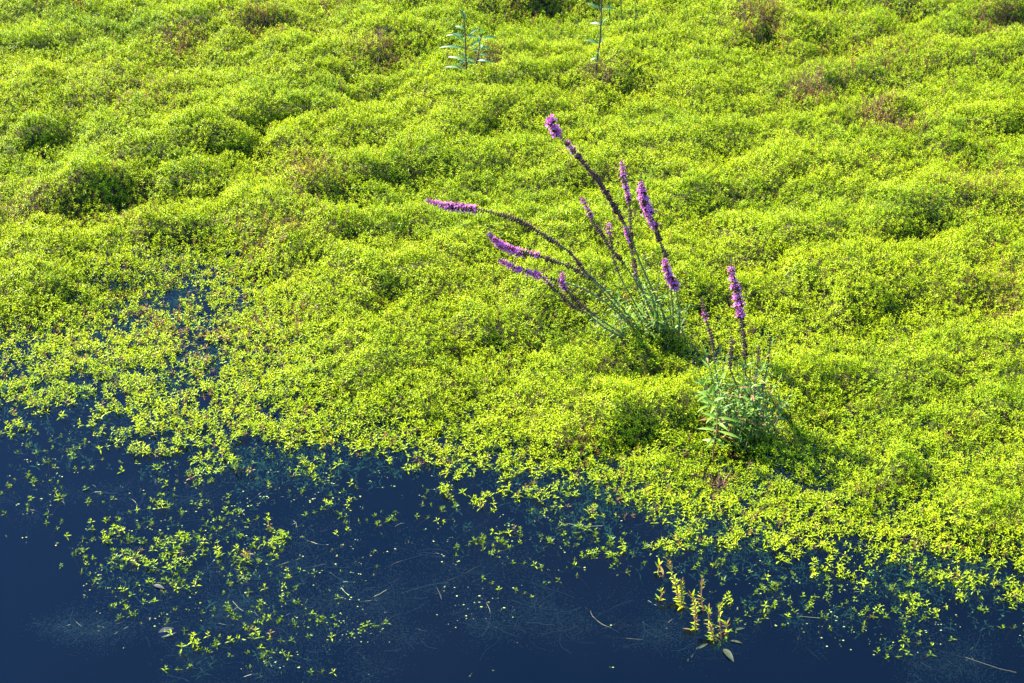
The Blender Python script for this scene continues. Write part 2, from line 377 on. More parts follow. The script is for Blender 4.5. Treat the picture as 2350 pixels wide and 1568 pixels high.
wv = [(x, y, z) for z in (-1.2, 0) for x, y in ((-60, -20), (60, -20), (60, 60), (-60, 60))]
wo = mesh_obj('water', wv, [[(3, 2, 1, 0), (4, 5, 6, 7), (0, 1, 5, 4), (1, 2, 6, 5), (2, 3, 7, 6), (3, 0, 4, 7)]], wm)
tag(wo, kind='structure')

# ------------------------------------------------------------------ the creeping mat
BROWN = [(1740, 62, 60, 40), (1860, 205, 55, 25), (2010, 245, 45, 30), (2060, 280, 60, 20), (1210, 0, 70, 22), (600, 65, 60, 25),
         (420, 95, 50, 25), (870, 132, 50, 25), (2300, 55, 60, 35), (700, 410, 55, 50), (640, 545, 110, 40), (290, 470, 90, 35), (1340, 990, 45, 20),
         (2290, 660, 70, 60), (1375, 175, 45, 22), (1990, 120, 130, 50), (2150, 15, 120, 16), (150, 10, 60, 16), (760, 18, 60, 22), (330, 220, 120, 50),
         (330, 670, 90, 60), (480, 750, 110, 60), (660, 700, 50, 40), (1640, 1060, 40, 22), (100, 470, 130, 30), (2240, 420, 90, 60), (1120, 140, 60, 30)]
def brownness(x, y):
    px, py = to_px(x, y, .12); b = 0
    for i, (cx, cy, rx, ry) in enumerate(BROWN):
        b = b + (1.0 if i < 10 else .55) * np.exp(-((px - cx) / rx) ** 2 - ((py - cy) / ry) ** 2)
    return np.clip(b, 0, 1)
def frame_pts(spacing, y0, y1, margin):
    ys_ = np.arange(y0, y1, spacing); out_ = []
    for y in ys_:
        hw = .2885 * (CP * y + SP * CAM_H) + margin
        x = np.arange(-hw, hw, spacing); out_.append(np.stack([x, np.full(len(x), y)], 1))
    q = np.concatenate(out_); return q + R(-.5, .5, q.shape) * spacing * .95

def build_mat():
    mb = MB()
    q = np.concatenate([frame_pts(.0160, 3.9, 13.2, .35)])
    q = np.concatenate([q, frame_pts(.06, 13.2, 17.5, 1.5)])
    side = frame_pts(.07, 3.9, 13.2, 2.6); hw = .2885 * (CP * side[:, 1] + SP * CAM_H) + .5
    q = np.concatenate([q, side[np.abs(side[:, 0]) > hw]])
    x, y = q[:, 0], q[:, 1]; c = cover(x, y); h = height(x, y)
    # steeper faces get more shoots, so that they stay leafy
    gX = grid_at(GRX, x, y); gY = grid_at(GRY, x, y); g = np.hypot(gX, gY)
    rep = np.floor(np.minimum(np.sqrt(1 + g * g) - 1, 3.0) * 1.3 + R(0, 1, len(x))).astype(int) * (c > .6)
    ex = np.repeat(np.arange(len(x)), rep); x = np.r_[x, x[ex] + R(-.012, .012, len(ex))]; y = np.r_[y, y[ex] + R(-.012, .012, len(ex))]
    c = cover(x, y); h = height(x, y); gX = grid_at(GRX, x, y); gY = grid_at(GRY, x, y)
    clump = fbm(x * 11, y * 14, 31, 3); cl = np.clip((clump - .25) / .5, 0, 1)
    u = .5 * (1 - cl) + .5 * R(0, 1, len(x)); u = np.argsort(np.argsort(u)) / len(u)
    keep = (u < np.where(c > .97, 9, np.interp(c, np.arange(10) / 9, [0, .003, .015, .07, .20, .40, .58, .77, .92, 1]))) & (c > .14) & ~((c > .9) & (vn(x * 16, y * 16, 34) < .30) & (R(0, 1, len(x)) < .25))
    x, y, c, h, cl, gX, gY = x[keep], y[keep], c[keep], h[keep], cl[keep], gX[keep], gY[keep]
    n = len(x); shelf = 1 - sstep(.72, .98, c)
    fine = fbm(x * 16, y * 16, 34, 2) - .5
    z = h + (R(-.032, .012, n) + .075 * fine + np.where(R(0, 1, n) < .05, R(.01, .035, n), 0)) * (1 - shelf) + shelf * (R(-.014, .026, n) + .014 * cl)
    br = brownness(x, y)
    size = .0134 * R(.75, 1.25, n) * (1 + .18 * shelf)
    tone = .10 + .42 * (fbm(x * 1.3, y * 2.2, 77, 3) - .5) + .22 * (fbm(x * 12, y * 12, 78, 2) - .5) + R(-.12, .16, n) - 1.2 * np.minimum(fine, 0) * 0
    tone = np.clip(tone, 0, .5); bsel = R(0, 1, n) < br * .5
    tone = np.where(bsel, R(.78, .95, n), tone)
    tone = np.where(R(0, 1, n) < .02 + .05 * shelf, R(.78, .86, n), tone)
    lean = np.stack([-gX, -gY], 1) * .45
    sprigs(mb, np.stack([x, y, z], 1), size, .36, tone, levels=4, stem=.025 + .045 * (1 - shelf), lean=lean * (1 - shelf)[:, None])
    print('mat sprigs', n)
    # lower storey: side shoots seen in the gaps and on the steep faces
    k = R(0, 1, n) < .5 * (1 - shelf); m = k.sum()
    p2 = np.stack([x[k] + R(-.015, .015, m), y[k] + R(-.015, .015, m), z[k] - R(.02, .06, m)], 1)
    sprigs(mb, p2, size[k] * 1.1, .7, np.where(tone[k] > .74, tone[k], np.clip(tone[k] + .12, 0, .6)), levels=3, stem=0)
    o = mb.build('creeping_weed', M_WEED)
    tag(o, 'bright yellow green mat of small leaved creeping weed in low cushions', 'ground cover', kind='stuff')
    # drowned shoots just under the water round the edge of the mat
    mb = MB(); q = frame_pts(.024, 4.3, 9, .4); x, y = q[:, 0], q[:, 1]; c = cover(x, y)
    teal = 0
    px, py = to_px(x, y, 0)
    for cx, cy, rx, ry, a in ((1450, 1090, 170, 60, .9), (300, 760, 200, 130, .7), (2150, 1280, 200, 50, .7), (620, 1060, 170, 50, .6), (1250, 860, 60, 25, .8), (1750, 1200, 200, 60, .6), (1270, 1040, 150, 40, .6)):
        teal = teal + a * np.exp(-((px - cx) / rx) ** 2 - ((py - cy) / ry) ** 2)
    keep = (R(0, 1, len(x)) < .30 * sstep(.12, .5, c) + 1.3 * teal) & (c > .12) & (c < .99) & (fbm(x * 5, y * 5, 91, 2) > .36)
    x, y = x[keep], y[keep]; n = len(x)
    sprigs(mb, np.stack([x, y, -R(.006, .07, n)], 1), .019 * R(.8, 1.3, n), .6, np.clip(.3 + R(-.2, .3, n), 0, .74), levels=3, stem=.012)
    tag(mb.build('drowned_weed', M_SUNK), 'pale green weed shoots drowned just below the water surface', 'water weed', kind='stuff')
build_mat()

# ------------------------------------------------------------------ loose tufts floating on the open water
def tuft_mesh(k, seed, dark):
    r = np.random.default_rng(seed); mb = MB(); rad = .012 * math.sqrt(k)
    p = np.stack([r.normal(0, 1.4 * rad, k), r.normal(0, rad, k), r.uniform(.004, .02, k)], 1); p[0, :2] = 0
    sprigs(mb, p, .0145 * r.uniform(.65, 1.3, k), .6, np.where(r.random(k) < .15, r.uniform(.9, 1, k), np.clip(r.uniform(.15, .55, k) + dark, 0, .7)), levels=4, stem=.02, rnd=r)
    for i in range(1 + k // 3):                           # a drowned runner
        a = r.uniform(0, 6.28); l_ = r.uniform(.03, .08)
        tube(mb, [(0, 0, 0), (math.cos(a) * l_ * .5, math.sin(a) * l_ * .5, -.008), (math.cos(a) * l_, math.sin(a) * l_, -.03)], .0014, .001, tone=.93, k=4)
    V = np.concatenate(mb.V); me_o = mb.build('floating_tuft', M_WEED); return me_o
TUFTS = [tuft_mesh(k, 100 + i, (i % 3) * .12) for i, k in enumerate((1, 1, 2, 3, 4, 6, 8, 11))]
SPOT = [(270, 1195, 6), (150, 1140, 5), (205, 1150, 4), (345, 1150, 6), (390, 1160, 5), (420, 1180, 4), (465, 1150, 3), (505, 1190, 6), (525, 1205, 7), (490, 1210, 5),
        (550, 1175, 4), (590, 1190, 3), (620, 1220, 4), (345, 1205, 4), (245, 1245, 6), (300, 1235, 5), (165, 1275, 5), (200, 1280, 3), (260, 1275, 7), (300, 1268, 5), (335, 1245, 4),
        (395, 1240, 6), (430, 1230, 5), (380, 1285, 5), (460, 1255, 3), (580, 1250, 5), (615, 1250, 6), (650, 1270, 3), (590, 1290, 4), (350, 1335, 6), (395, 1345, 7), (420, 1340, 4),
        (545, 1325, 3), (530, 1345, 4), (570, 1330, 5), (230, 1330, 5), (290, 1400, 6), (310, 1410, 4), (285, 1385, 3), (535, 1420, 5), (560, 1440, 6), (525, 1400, 4), (640, 1430, 4),
        (680, 1440, 5), (740, 1425, 4), (735, 1418, 3), (860, 1440, 3), (830, 1450, 3), (480, 1500, 5), (500, 1480, 4), (600, 1510, 4), (620, 1500, 3), (740, 1540, 3), (640, 1475, 3), (405, 1540, 3),
        (80, 1105, 4), (20, 1120, 4), (60, 1160, 3), (110, 1185, 2), (10, 1180, 2), (480, 1110, 4), (440, 1090, 4), (700, 1090, 5), (690, 1130, 4), (720, 1180, 3), (1020, 1165, 5), (1045, 1160, 4),
        (1090, 1245, 5), (1105, 1252, 4), (1140, 1240, 6), (1160, 1250, 4), (870, 1200, 5), (890, 1197, 4), (980, 1190, 3), (1130, 1255, 3), (1335, 1275, 6), (1365, 1283, 5), (1420, 1275, 6),
        (1395, 1280, 4), (1300, 1205, 5), (1330, 1210, 4), (1520, 1250, 4), (1540, 1270, 3), (1580, 1230, 5), (1640, 1300, 5), (1660, 1290, 6), (1690, 1310, 4), (1750, 1350, 4), (1770, 1348, 5),
        (1860, 1310, 5), (1900, 1330, 4), (2030, 1340, 7), (2050, 1350, 6), (2090, 1360, 5), (1960, 1340, 3), (1870, 1375, 3), (1850, 1400, 2), (1900, 1420, 4), (1990, 1400, 4), (2150, 1330, 6),
        (2200, 1345, 5), (2120, 1420, 3), (2250, 1400, 4), (2300, 1380, 5), (2330, 1440, 3), (2040, 1490, 3), (1980, 1450, 2), (2110, 1476, 3), (1740, 1430, 2), (1760, 1405, 3), (1130, 1340, 3), (1200, 1235, 3), (1260, 1240, 4)]
used = set()
def place_tuft(x, y, k, s=1.0, z=0):
    src = TUFTS[k]
    o = src if k not in used else src.copy()
    if k in used: sc.collection.objects.link(o)
    used.add(k); o.location = (x, y, z); o.rotation_euler = (R(-.12, .12), R(-.12, .12), R(0, 6.28)); o.scale = (s, s, s)
    px, py = to_px(x, y, 0)
    size_ = ('single star shaped weed tip', 'single weed tip with a long leaf', 'pair of joined weed tips', 'little tuft of three weed tips', 'small tuft of weed', 'tuft of weed with trailing runners', 'broad raft of weed tips', 'largest kind of weed raft')[k]
    where = ('floating close below the left edge of the mat' if py < 1180 and px < 700 else 'floating in the sparse field at lower left' if px < 950 else 'floating in the middle open water' if px < 1500 and py > 1180 else
             'floating close below the middle of the mat' if px < 1500 else 'floating behind and round the standing water shoots' if px < 1720 else 'floating on the right of the standing water shoots')
    tag(o, size_ + ' ' + where, 'water weed', 'weed tufts floating loose on the open water')
for px, py, k in SPOT:
    q = G(px + R(-3, 3), py + R(-2, 2)); place_tuft(q[0], q[1], k, R(.85, 1.1))
cand = frame_pts(.075, 4.5, 8.2, .1); c = cover(cand[:, 0], cand[:, 1])
wgt = (.05 + c ** 1.2) * (c > .07) * (c < .42) * (fbm(cand[:, 0] * 4, cand[:, 1] * 4, 55, 2) > .42)
idx = rng.choice(len(cand), 150, replace=False, p=wgt / wgt.sum())
for i in idx: place_tuft(cand[i, 0], cand[i, 1], int(rng.choice([0, 1, 2, 3, 4], p=[.3, .3, .2, .12, .08])), R(.8, 1.15))

# the smallest loose tips, duckweed, drowned threads
def scatter(n, cx, cy, rx, ry):
    a = rng.normal(0, 1, (n, 2)); return G(cx + a[:, 0] * rx, cy + a[:, 1] * ry)[:2].T
cand = frame_pts(.02, 4.4, 9.0, .3); c = cover(cand[:, 0], cand[:, 1])
f = fbm(cand[:, 0] * 6, cand[:, 1] * 6, 66, 3)
k = (R(0, 1, len(c)) < .16 * sstep(.44, .62, f) * sstep(.02, .3, c)) & (c < .75)
q = cand[k]; n = len(q); mb = MB()
sprigs(mb, np.stack([q[:, 0], q[:, 1], R(-.006, .005, n)], 1), .0105 * R(.6, 1.3, n), .8, np.clip(R(.1, .8, n), 0, .92), levels=2, stem=0)
tag(mb.build('loose_shoots', M_WEED), 'tiny loose weed tips strewn over the open water', 'water weed', kind='stuff')
k = (R(0, 1, len(c)) < .13 * sstep(.38, .62, f) * sstep(.02, .22, c) + .004) & (c < .8)
q = cand[k]; q = np.concatenate([q, q + R(-.015, .015, q.shape), scatter(40, 1090, 1390, 50, 30), scatter(30, 830, 1450, 35, 15), scatter(70, 1880, 1400, 150, 40)])
n = len(q); mb = MB(); a = R(0, 6.28, n); rr = .0008 + .0022 * R(0, 1, n) ** 2
ang = np.arange(6) * np.pi / 3
V = np.stack([q[:, 0:1] + rr[:, None] * R(.9, 1.9, n)[:, None] * np.cos(ang + a[:, None]), q[:, 1:2] + rr[:, None] * np.sin(ang * 1.0 + a[:, None]), np.full((n, 6), .0022) + R(0, .001, (n, 1))], -1)
i = np.arange(n)[:, None] * 6
mb.add(V.reshape(-1, 3), np.concatenate([i + [[0, 1, 2, 3]], i + [[0, 3, 4, 5]]]), tone=np.repeat(R(0, 1, n), 6))
tag(mb.build('duckweed', M_DUCK), 'pale specks of duckweed scattered on the water', 'duckweed', kind='stuff')

def threads():
    mb = MB()
    areas = [(n // 8 + 2, *q) for n, *q in [(700, 650, 1340, 170, 80, .11), (420, 480, 1400, 150, 60, .1), (240, 830, 1390, 70, 40, .08), (260, 330, 1140, 200, 25, .14), (200, 1250, 1420, 110, 28, .16), (150, 1060, 1320, 90, 30, .18),
             (120, 1180, 1260, 150, 40, .16), (200, 2190, 1510, 60, 30, .07), (150, 1900, 1420, 220, 30, .13), (160, 1540, 1440, 60, 40, .08), (200, 200, 1440, 60, 18, .06), (300, 350, 880, 230, 120, .09), (260, 1500, 1150, 250, 50, .09),
             (160, 700, 1520, 140, 25, .08), (100, 1120, 1400, 90, 25, .2), (120, 560, 1230, 200, 40, .1), (40, 2250, 1470, 80, 20, .28), (160, 2100, 1320, 200, 30, .1)]]
    for n, cx, cy, rx, ry, ln in areas:
        q = scatter(n, cx, cy, rx, ry); z0 = -R(.001, .09, n) * np.where(R(0, 1, n) < .3, .05, 1); a0 = rng.normal(.0, .9, n) + np.where(R(0, 1, n) < .5, np.pi, 0)
        K = 6; pts = np.zeros((n, K, 3)); pts[:, 0, :2] = q; pts[:, :, 2] = z0[:, None]; a = a0; l_ = ln * R(.3, 1.3, n) / K; cv = rng.normal(0, .10, n)
        for j in range(1, K):
            a = a + cv + rng.normal(0, .12, n); pts[:, j, 0] = pts[:, j - 1, 0] + np.cos(a) * l_; pts[:, j, 1] = pts[:, j - 1, 1] + np.sin(a) * l_
            pts[:, j, 2] = np.minimum(pts[:, j - 1, 2] + rng.normal(0, .003, n), -.0005)
        d = unit(np.gradient(pts, axis=1)); s = np.stack([-d[..., 1], d[..., 0], d[..., 2] * 0], -1); wd = (.0004 + .0005 * R(0, 1, n))[:, None, None]
        V = np.stack([pts + s * wd, pts - s * wd * .5 + [0, 0, .001], pts - s * wd * .5 - [0, 0, .001]], 2)   # thin three sided threads
        b = (np.arange(n)[:, None, None] * K + np.arange(K - 1)[None, :, None]) * 3; e = np.arange(3)[None, None]; e2 = (e + 1) % 3
        Q = np.stack([b + e, b + e2, b + e2 + 3, b + e + 3], -1).reshape(-1, 4)
        mb.add(V.reshape(-1, 3), Q, tone=np.repeat(R(0, 1, n), K * 3))
        # short side threads feathering each runner
        m = n * 110; r_ = rng.integers(0, n, m); j_ = rng.integers(0, K, m); p0 = pts[r_, j_] + np.c_[rng.normal(0, .035, (m, 2)), np.zeros(m)]; p0[:, 2] = -R(.0, .03, m); aa = R(0, 6.28, m)
        dd = np.stack([np.cos(aa), np.sin(aa), R(-.3, .05, m)], 1); ll = R(.004, .012, m)
        small_leaves(mb, p0, dd, np.tile([0, 0, 1.], (m, 1)), ll, np.full(m, .0011), np.full(m, .1), R(.1, 1, m))
    tag(mb.build('drowned_threads', M_FIL), 'brown tangle of fine drowned water weed threads', 'water weed', kind='stuff')
threads()

# dry red-brown stalks standing in the worn hollows of the mat
mb = MB()
for i, (cx, cy, rx, ry) in enumerate(BROWN[:11] + [(1640, 1060, 16, 8), (1375, 182, 30, 10)]):
    n = (170, 150, 90, 80, 60, 60, 50, 60, 60, 50, 40, 30, 40)[i]
    q = G(cx + rng.normal(0, 1, n) * rx * .6, cy + 8 + rng.normal(0, 1, n) * ry * .55, .1); 
    for x, y in q[:2].T:
        z = float(height(x, y)); hgt = R(.03, .10); t_ = rng.normal(0, .3, 2) * hgt
        tube(mb, [(x, y, z - .08), (x + t_[0] * .4, y + t_[1] * .4, z - .02 + hgt * .3), (x + t_[0], y + t_[1], z - .02 + hgt * .8)], .0016, .0008, tone=R(0, 1), k=4)
tag(mb.build('dry_stalks', M_DRY), 'dry red brown weed stalks showing in the hollows of the green mat', 'weed stalks', kind='stuff')

# ------------------------------------------------------------------ purple loosestrife
def spline(pts, n):
    pts = np.asarray(pts, float); d = np.r_[0, np.cumsum(np.linalg.norm(np.diff(pts, axis=0), axis=1))]; t_ = np.linspace(0, d[-1], n)
    q = np.stack([np.interp(t_, d, pts[:, k]) for k in range(3)], 1)
    for _ in range(max(2, n // 18)):
        q[1:-1] = q[1:-1] * .5 + (q[:-2] + q[2:]) * .25
    return q
def frames(q):
    tg = unit(np.gradient(q, axis=0)); a = unit(np.cross(tg, [.31, .2, .93])); return tg, a, np.cross(tg, a)
def spike_parts(q, t0, t1, kind, parent, origin, dens=1.0, rad=.012, seed=0):
    """whorls of flowers or of seed capsules along the curve q between the fractions t0 and t1 (0 = tip)"""
    r = np.random.default_rng(seed); L_ = np.linalg.norm(np.diff(q, axis=0), axis=1).sum(); step = .0105
    n = max(3, int(L_ * (t1 - t0) / step)); tt = np.linspace(t0, t1, n); ii = np.clip(tt * (len(q) - 1), 0, len(q) - 1.001)
    i0 = ii.astype(int); f_ = (ii - i0)[:, None]; c = q[i0] * (1 - f_) + q[i0 + 1] * f_; tg, a, b = frames(q); tg, a, b = -tg[i0], a[i0], b[i0]
    seed_mb, fl = MB(), MB()
    for k in range(n):
        taper = min(1, .45 + 1.5 * (k + 1) / n) if kind == 'flower' else 1
        if r.random() > dens + .25: continue
        lump = .25 + 1.0 * vn(np.array([k * .33]), np.array([seed * 1.7]), 5)[0]
        wf = r.uniform(.6, 1.35)
        for j in range(8):
            ph = j * 2 * np.pi / 7 + k * .9 + r.normal(0, .2); o = math.cos(ph) * a[k] + math.sin(ph) * b[k]
            d = unit(o * .8 + tg[k] * r.uniform(.3, .8)); base = c[k] + o * .002; l_ = rad * wf * r.uniform(.7, 1.25) * taper; w_ = l_ * .30
            e1 = unit(np.cross(d, tg[k])); e2 = np.cross(d, e1); mid = base + d * l_ * .6
            V = [base, mid + e1 * w_, mid + e2 * w_, mid - e1 * w_, mid - e2 * w_, base + d * l_]
            seed_mb.add(V, T=[(0, 1, 2), (0, 2, 3), (0, 3, 4), (0, 4, 1), (5, 2, 1), (5, 3, 2), (5, 4, 3), (5, 1, 4)], tone=r.uniform(0, 1))
            if kind == 'flower' and r.random() < dens * lump:
                cc = base + d * l_ * 1.05; p1 = unit(np.cross(d, [.2, .1, 1])); p2 = np.cross(d, p1); tn = r.uniform(0, 1)
                for m in range(5):
                    pa = m * 2 * np.pi / 5 + r.uniform(0, 1); po = unit((math.cos(pa) * p1 + math.sin(pa) * p2) + d * r.uniform(.1, .9)); pl = rad * r.uniform(.55, .95) * taper; pw = pl * .25
                    s = unit(np.cross(po, d)) * pw
                    fl.add([cc, cc + po * pl * .6 + s, cc + po * pl, cc + po * pl * .6 - s], [(0, 1, 2, 3)], tone=np.clip(tn + r.normal(0, .15), 0, 1))
    if kind == 'flower':
        o_ = seed_mb.build('calyx', M_SEED, parent, origin)
        if fl.n: fl.build('flower', M_PETAL, parent, origin)
        o_.name = 'calyx'
    else: seed_mb.build('seed_spike', M_SEED, parent, origin)

def flower_stem(root, origin, pts, Y0, Y1, runs, r0=.0045, r1=.002, seed=1, n=60, leafy=None, mtl=None):
    """pts run tip -> base in the photograph; Y0 = distance of the tip, Y1 = of the base"""
    f_ = np.linspace(0, 1, len(pts)); q = np.array([P(x, y, Y0 + (Y1 - Y0) * t_) for (x, y), t_ in zip(pts, f_)])
    q = spline(q, n); mb = MB(); tube(mb, q, r1, r0, k=6)
    st = mb.build('stem', mtl or M_STEM, root, origin, smooth=True)
    end = max(b_ for _, _, b_, _, _ in runs); i0 = int(len(q) * min(end + .03, .95)); lf = MB(); r = np.random.default_rng(seed + 500); tg, aa, bb = frames(q); ph = 0
    for i in range(i0, len(q) - 2, 2):                   # small paired leaves below the spike
        ph += 1.6; f0 = (i - i0) / max(1, len(q) - i0)
        for sg in (0, np.pi):
            if r.random() < .3: continue
            o_ = math.cos(ph + sg) * aa[i] + math.sin(ph + sg) * bb[i]; l_ = r.uniform(.012, .022) + .03 * f0
            leaf(lf, q[i], q[i] + unit(o_ - tg[i] * r.uniform(.1, .6)) * l_, l_ * .2, r.uniform(0, .2), r.uniform(.2, .8) if r.random() > .1 else .95, n=4)
    if lf.n: lf.build('leaf', M_LEAF, st, origin, smooth=True)
    for k, (kind, a, b, dens, rad) in enumerate(runs):
        spike_parts(q, a, b, kind, st, (0, 0, 0) if False else origin, dens, rad, seed * 10 + k)
    return q
def foliage(root, origin, shoots, seed, lmin=.045, lmax=.08, name='foliage', mtl=M_LEAF, wr=.17, tone=(0, .75), step=.022, dry=.04):
    """shoots: 3D polylines base -> tip; pairs of lance leaves up each"""
    r = np.random.default_rng(seed); mb, sb = MB(), MB()
    for s in shoots:
        q = spline(np.asarray(s), 24); L_ = np.linalg.norm(np.diff(q, axis=0), axis=1).sum(); tube(sb, q, .0026, .0012, k=5)
        n = max(4, int(L_ / step)); tg, a, b = frames(q); ph = r.uniform(0, 6.28)
        for k in range(n):
            t_ = .12 + .88 * k / (n - 1); i = min(int(t_ * 23), 23); top = t_ > .9; ph += np.pi / 2 + r.normal(0, .25)
            for sgn in (0, np.pi):
                if r.random() < .08: continue
                o = math.cos(ph + sgn) * a[i] + math.sin(ph + sgn) * b[i]; d = unit(o * (.45 if top else .9) + tg[i] * (.9 if top else r.uniform(.15, .7)) + np.array([0, 0, -.1]))
                l_ = r.uniform(lmin, lmax) * (.55 if top else 1) * (1 - .35 * t_)
                leaf(mb, q[i], q[i] + d * l_, l_ * wr * r.uniform(.8, 1.2), r.uniform(.02, .16), r.uniform(*tone) if r.random() > dry else r.uniform(.86, 1))
    mb.build(name, mtl, root, origin, smooth=True); return sb
def shoot(base, tip, bow=.02, n=4):
    base, tip = np.asarray(base), np.asarray(tip); t_ = np.linspace(0, 1, n)[:, None]; side = R(-bow, bow, 3) * [1, 1, 0]
    return base + (tip - base) * t_ + 4 * t_ * (1 - t_) * side + np.array([0, 0, .02]) * 4 * t_ * (1 - t_)
def gz(x, y): return float(height(x, y))

# the big clump
bx, by = 0.66, 6.93; org = np.array([bx, by, gz(bx, by) - .06])
A = empty('purple_loosestrife', org, 'largest purple loosestrife clump with long arching spikes leaning left out of the green mat', 'flowering plant')
F_, S_ = 'flower', 'seed'
flower_stem(A, org, [(1263, 272), (1270, 298), (1311, 340), (1347, 384), (1382, 426), (1397, 453), (1421, 494), (1442, 527), (1460, 580), (1490, 650), (1520, 715), (1540, 766)], 6.82, 6.93,
            [(F_, 0, .075, 1, .018), (F_, .07, .21, .35, .012), (S_, .18, .50, 1, 0.0152), (S_, .5, .6, .45, 0.0098)], r0=.0052, seed=1, n=80)
flower_stem(A, org, [(981, 461), (1014, 472), (1056, 477), (1082, 479), (1133, 488), (1192, 506), (1222, 525), (1266, 551), (1311, 580), (1332, 613), (1356, 637), (1385, 661), (1430, 708), (1453, 745)], 6.95, 6.98,
            [(F_, 0, .19, .9, .0135), (S_, .17, .52, 1, 0.0128), (S_, .52, .76, .7, 0.0110)], r0=.0052, seed=2, n=90)
flower_stem(A, org, [(1122, 538), (1145, 560), (1174, 574), (1204, 583), (1234, 586), (1269, 600), (1305, 610), (1338, 629), (1365, 646), (1400, 690), (1450, 745)], 6.9, 6.95,
            [(F_, 0, .31, 1, .014), (S_, .30, .55, .95, 0.0122), (S_, .55, .64, .4, 0.0098)], seed=3, n=80)
flower_stem(A, org, [(1147, 597), (1174, 613), (1210, 625), (1237, 634), (1275, 643), (1305, 652), (1341, 664), (1385, 690), (1420, 720), (1455, 755)], 6.85, 6.9,
            [(F_, 0, .28, .95, .013), (S_, .27, .42, .6, 0.0110)], seed=4, n=70)
flower_stem(A, org, [(1237, 629), (1255, 646), (1275, 669), (1305, 693), (1318, 708), (1345, 717), (1386, 752), (1430, 775)], 6.82, 6.86,
            [(F_, 0, .16, .9, .010), (S_, .14, .55, .8, 0.0098)], seed=5, n=50)
flower_stem(A, org, [(1293, 628), (1287, 643), (1296, 661), (1317, 684), (1341, 705), (1380, 735), (1440, 775)], 6.8, 6.86,
            [(F_, 0, .2, .8, .010), (S_, .18, .6, .9, 0.0098)], seed=6, n=46)
flower_stem(A, org, [(1336, 458), (1344, 472), (1353, 489), (1362, 515), (1382, 539), (1397, 566), (1415, 586), (1433, 607), (1457, 643), (1483, 684), (1505, 730), (1520, 766)], 6.95, 6.96,
            [(F_, 0, .12, .6, .011), (S_, .11, .48, .8, 0.0104)], seed=7, n=70)
flower_stem(A, org, [(1398, 517), (1400, 545), (1403, 570), (1409, 600), (1425, 640), (1470, 720), (1505, 768)], 7.0, 6.97, [(F_, 0, .07, .8, .010), (S_, .06, .38, .55, 0.0098)], seed=8, n=50)
flower_stem(A, org, [(1426, 370), (1430, 393), (1434, 423), (1442, 453), (1446, 488), (1447, 520), (1449, 554), (1454, 601), (1462, 660), (1490, 730), (1512, 768)], 7.02, 6.97,
            [(F_, 0, .22, .75, .010), (S_, .2, .33, .5, 0.0098), (S_, .33, .6, .35, 0.0098)], seed=9, n=70)
flower_stem(A, org, [(1436, 522), (1441, 540), (1447, 560), (1453, 590), (1458, 620), (1480, 680), (1515, 760)], 6.9, 6.93, [(F_, 0, .13, .75, .010), (S_, .12, .4, .6, 0.0110)], seed=10, n=46)
flower_stem(A, org, [(1455, 603), (1456, 620), (1461, 640), (1480, 680), (1515, 765)], 6.86, 6.9, [(F_, 0, .2, .35, .010)], seed=11, n=30)
flower_stem(A, org, [(1471, 395), (1471, 423), (1477, 459), (1489, 491), (1504, 521), (1513, 551), (1525, 577), (1532, 600), (1540, 660), (1545, 720), (1548, 766)], 6.9, 6.92,
            [(S_, 0, .08, .4, 0.0073), (F_, .07, .26, 1, .017), (F_, .26, .36, .5, .015), (S_, .34, .52, .85, 0.0122)], r0=.004, seed=12, n=80)
flower_stem(A, org, [(1526, 598), (1531, 622), (1543, 646), (1551, 661), (1556, 690), (1560, 730), (1556, 768)], 6.86, 6.9, [(F_, 0, .4, .95, .016)], seed=13, n=40)
sh = []
for px, py in ((1385, 655), (1400, 690), (1420, 640), (1440, 690), (1465, 600), (1478, 560), (1480, 650), (1500, 690), (1530, 655), (1545, 700), (1580, 705), (1600, 700), (1375, 715), (1410, 735), (1455, 725), (1495, 735), (1555, 740), (1430, 760), (1500, 770), (1395, 770), (1540, 745), (1515, 620), (1360, 740)):
    Y = R(6.78, 7.02); tip = P(px, py, Y); b = np.array([bx + R(-.12, .12) + .35 * (tip[0] - bx), by + R(-.07, .07), org[2]]); sh.append(shoot(b, tip))
foliage(A, org, sh, 21, .04, .07, step=.034).build('shoot', M_STEM, A, org)

# the clump in front of it, to the right
bx, by = .955, 6.22; org = np.array([bx, by, gz(bx, by) - .06])
B = empty('purple_loosestrife', org, 'bushy loosestrife clump on the right with one upright purple spike over broad green leaves', 'flowering plant')
flower_stem(B, org, [(1679, 588), (1678, 612), (1679, 635), (1688, 652), (1692, 675), (1695, 700), (1700, 718), (1704, 750), (1708, 786), (1710, 820), (1712, 880), (1710, 980)], 6.38, 6.27,
            [(S_, 0, .07, .3, 0.0061), (F_, .07, .35, .95, .015), (S_, .33, .58, .9, 0.0122)], seed=14, n=80)
flower_stem(B, org, [(1613, 690), (1617, 725), (1624, 745), (1634, 776), (1638, 810), (1645, 870), (1690, 985)], 6.3, 6.22, [(S_, 0, .1, .6, 0.0085), (F_, .1, .14, .7, .009), (S_, .14, .36, .6, 0.0098)], seed=15, n=60, mtl=M_BROWN)
sh = []
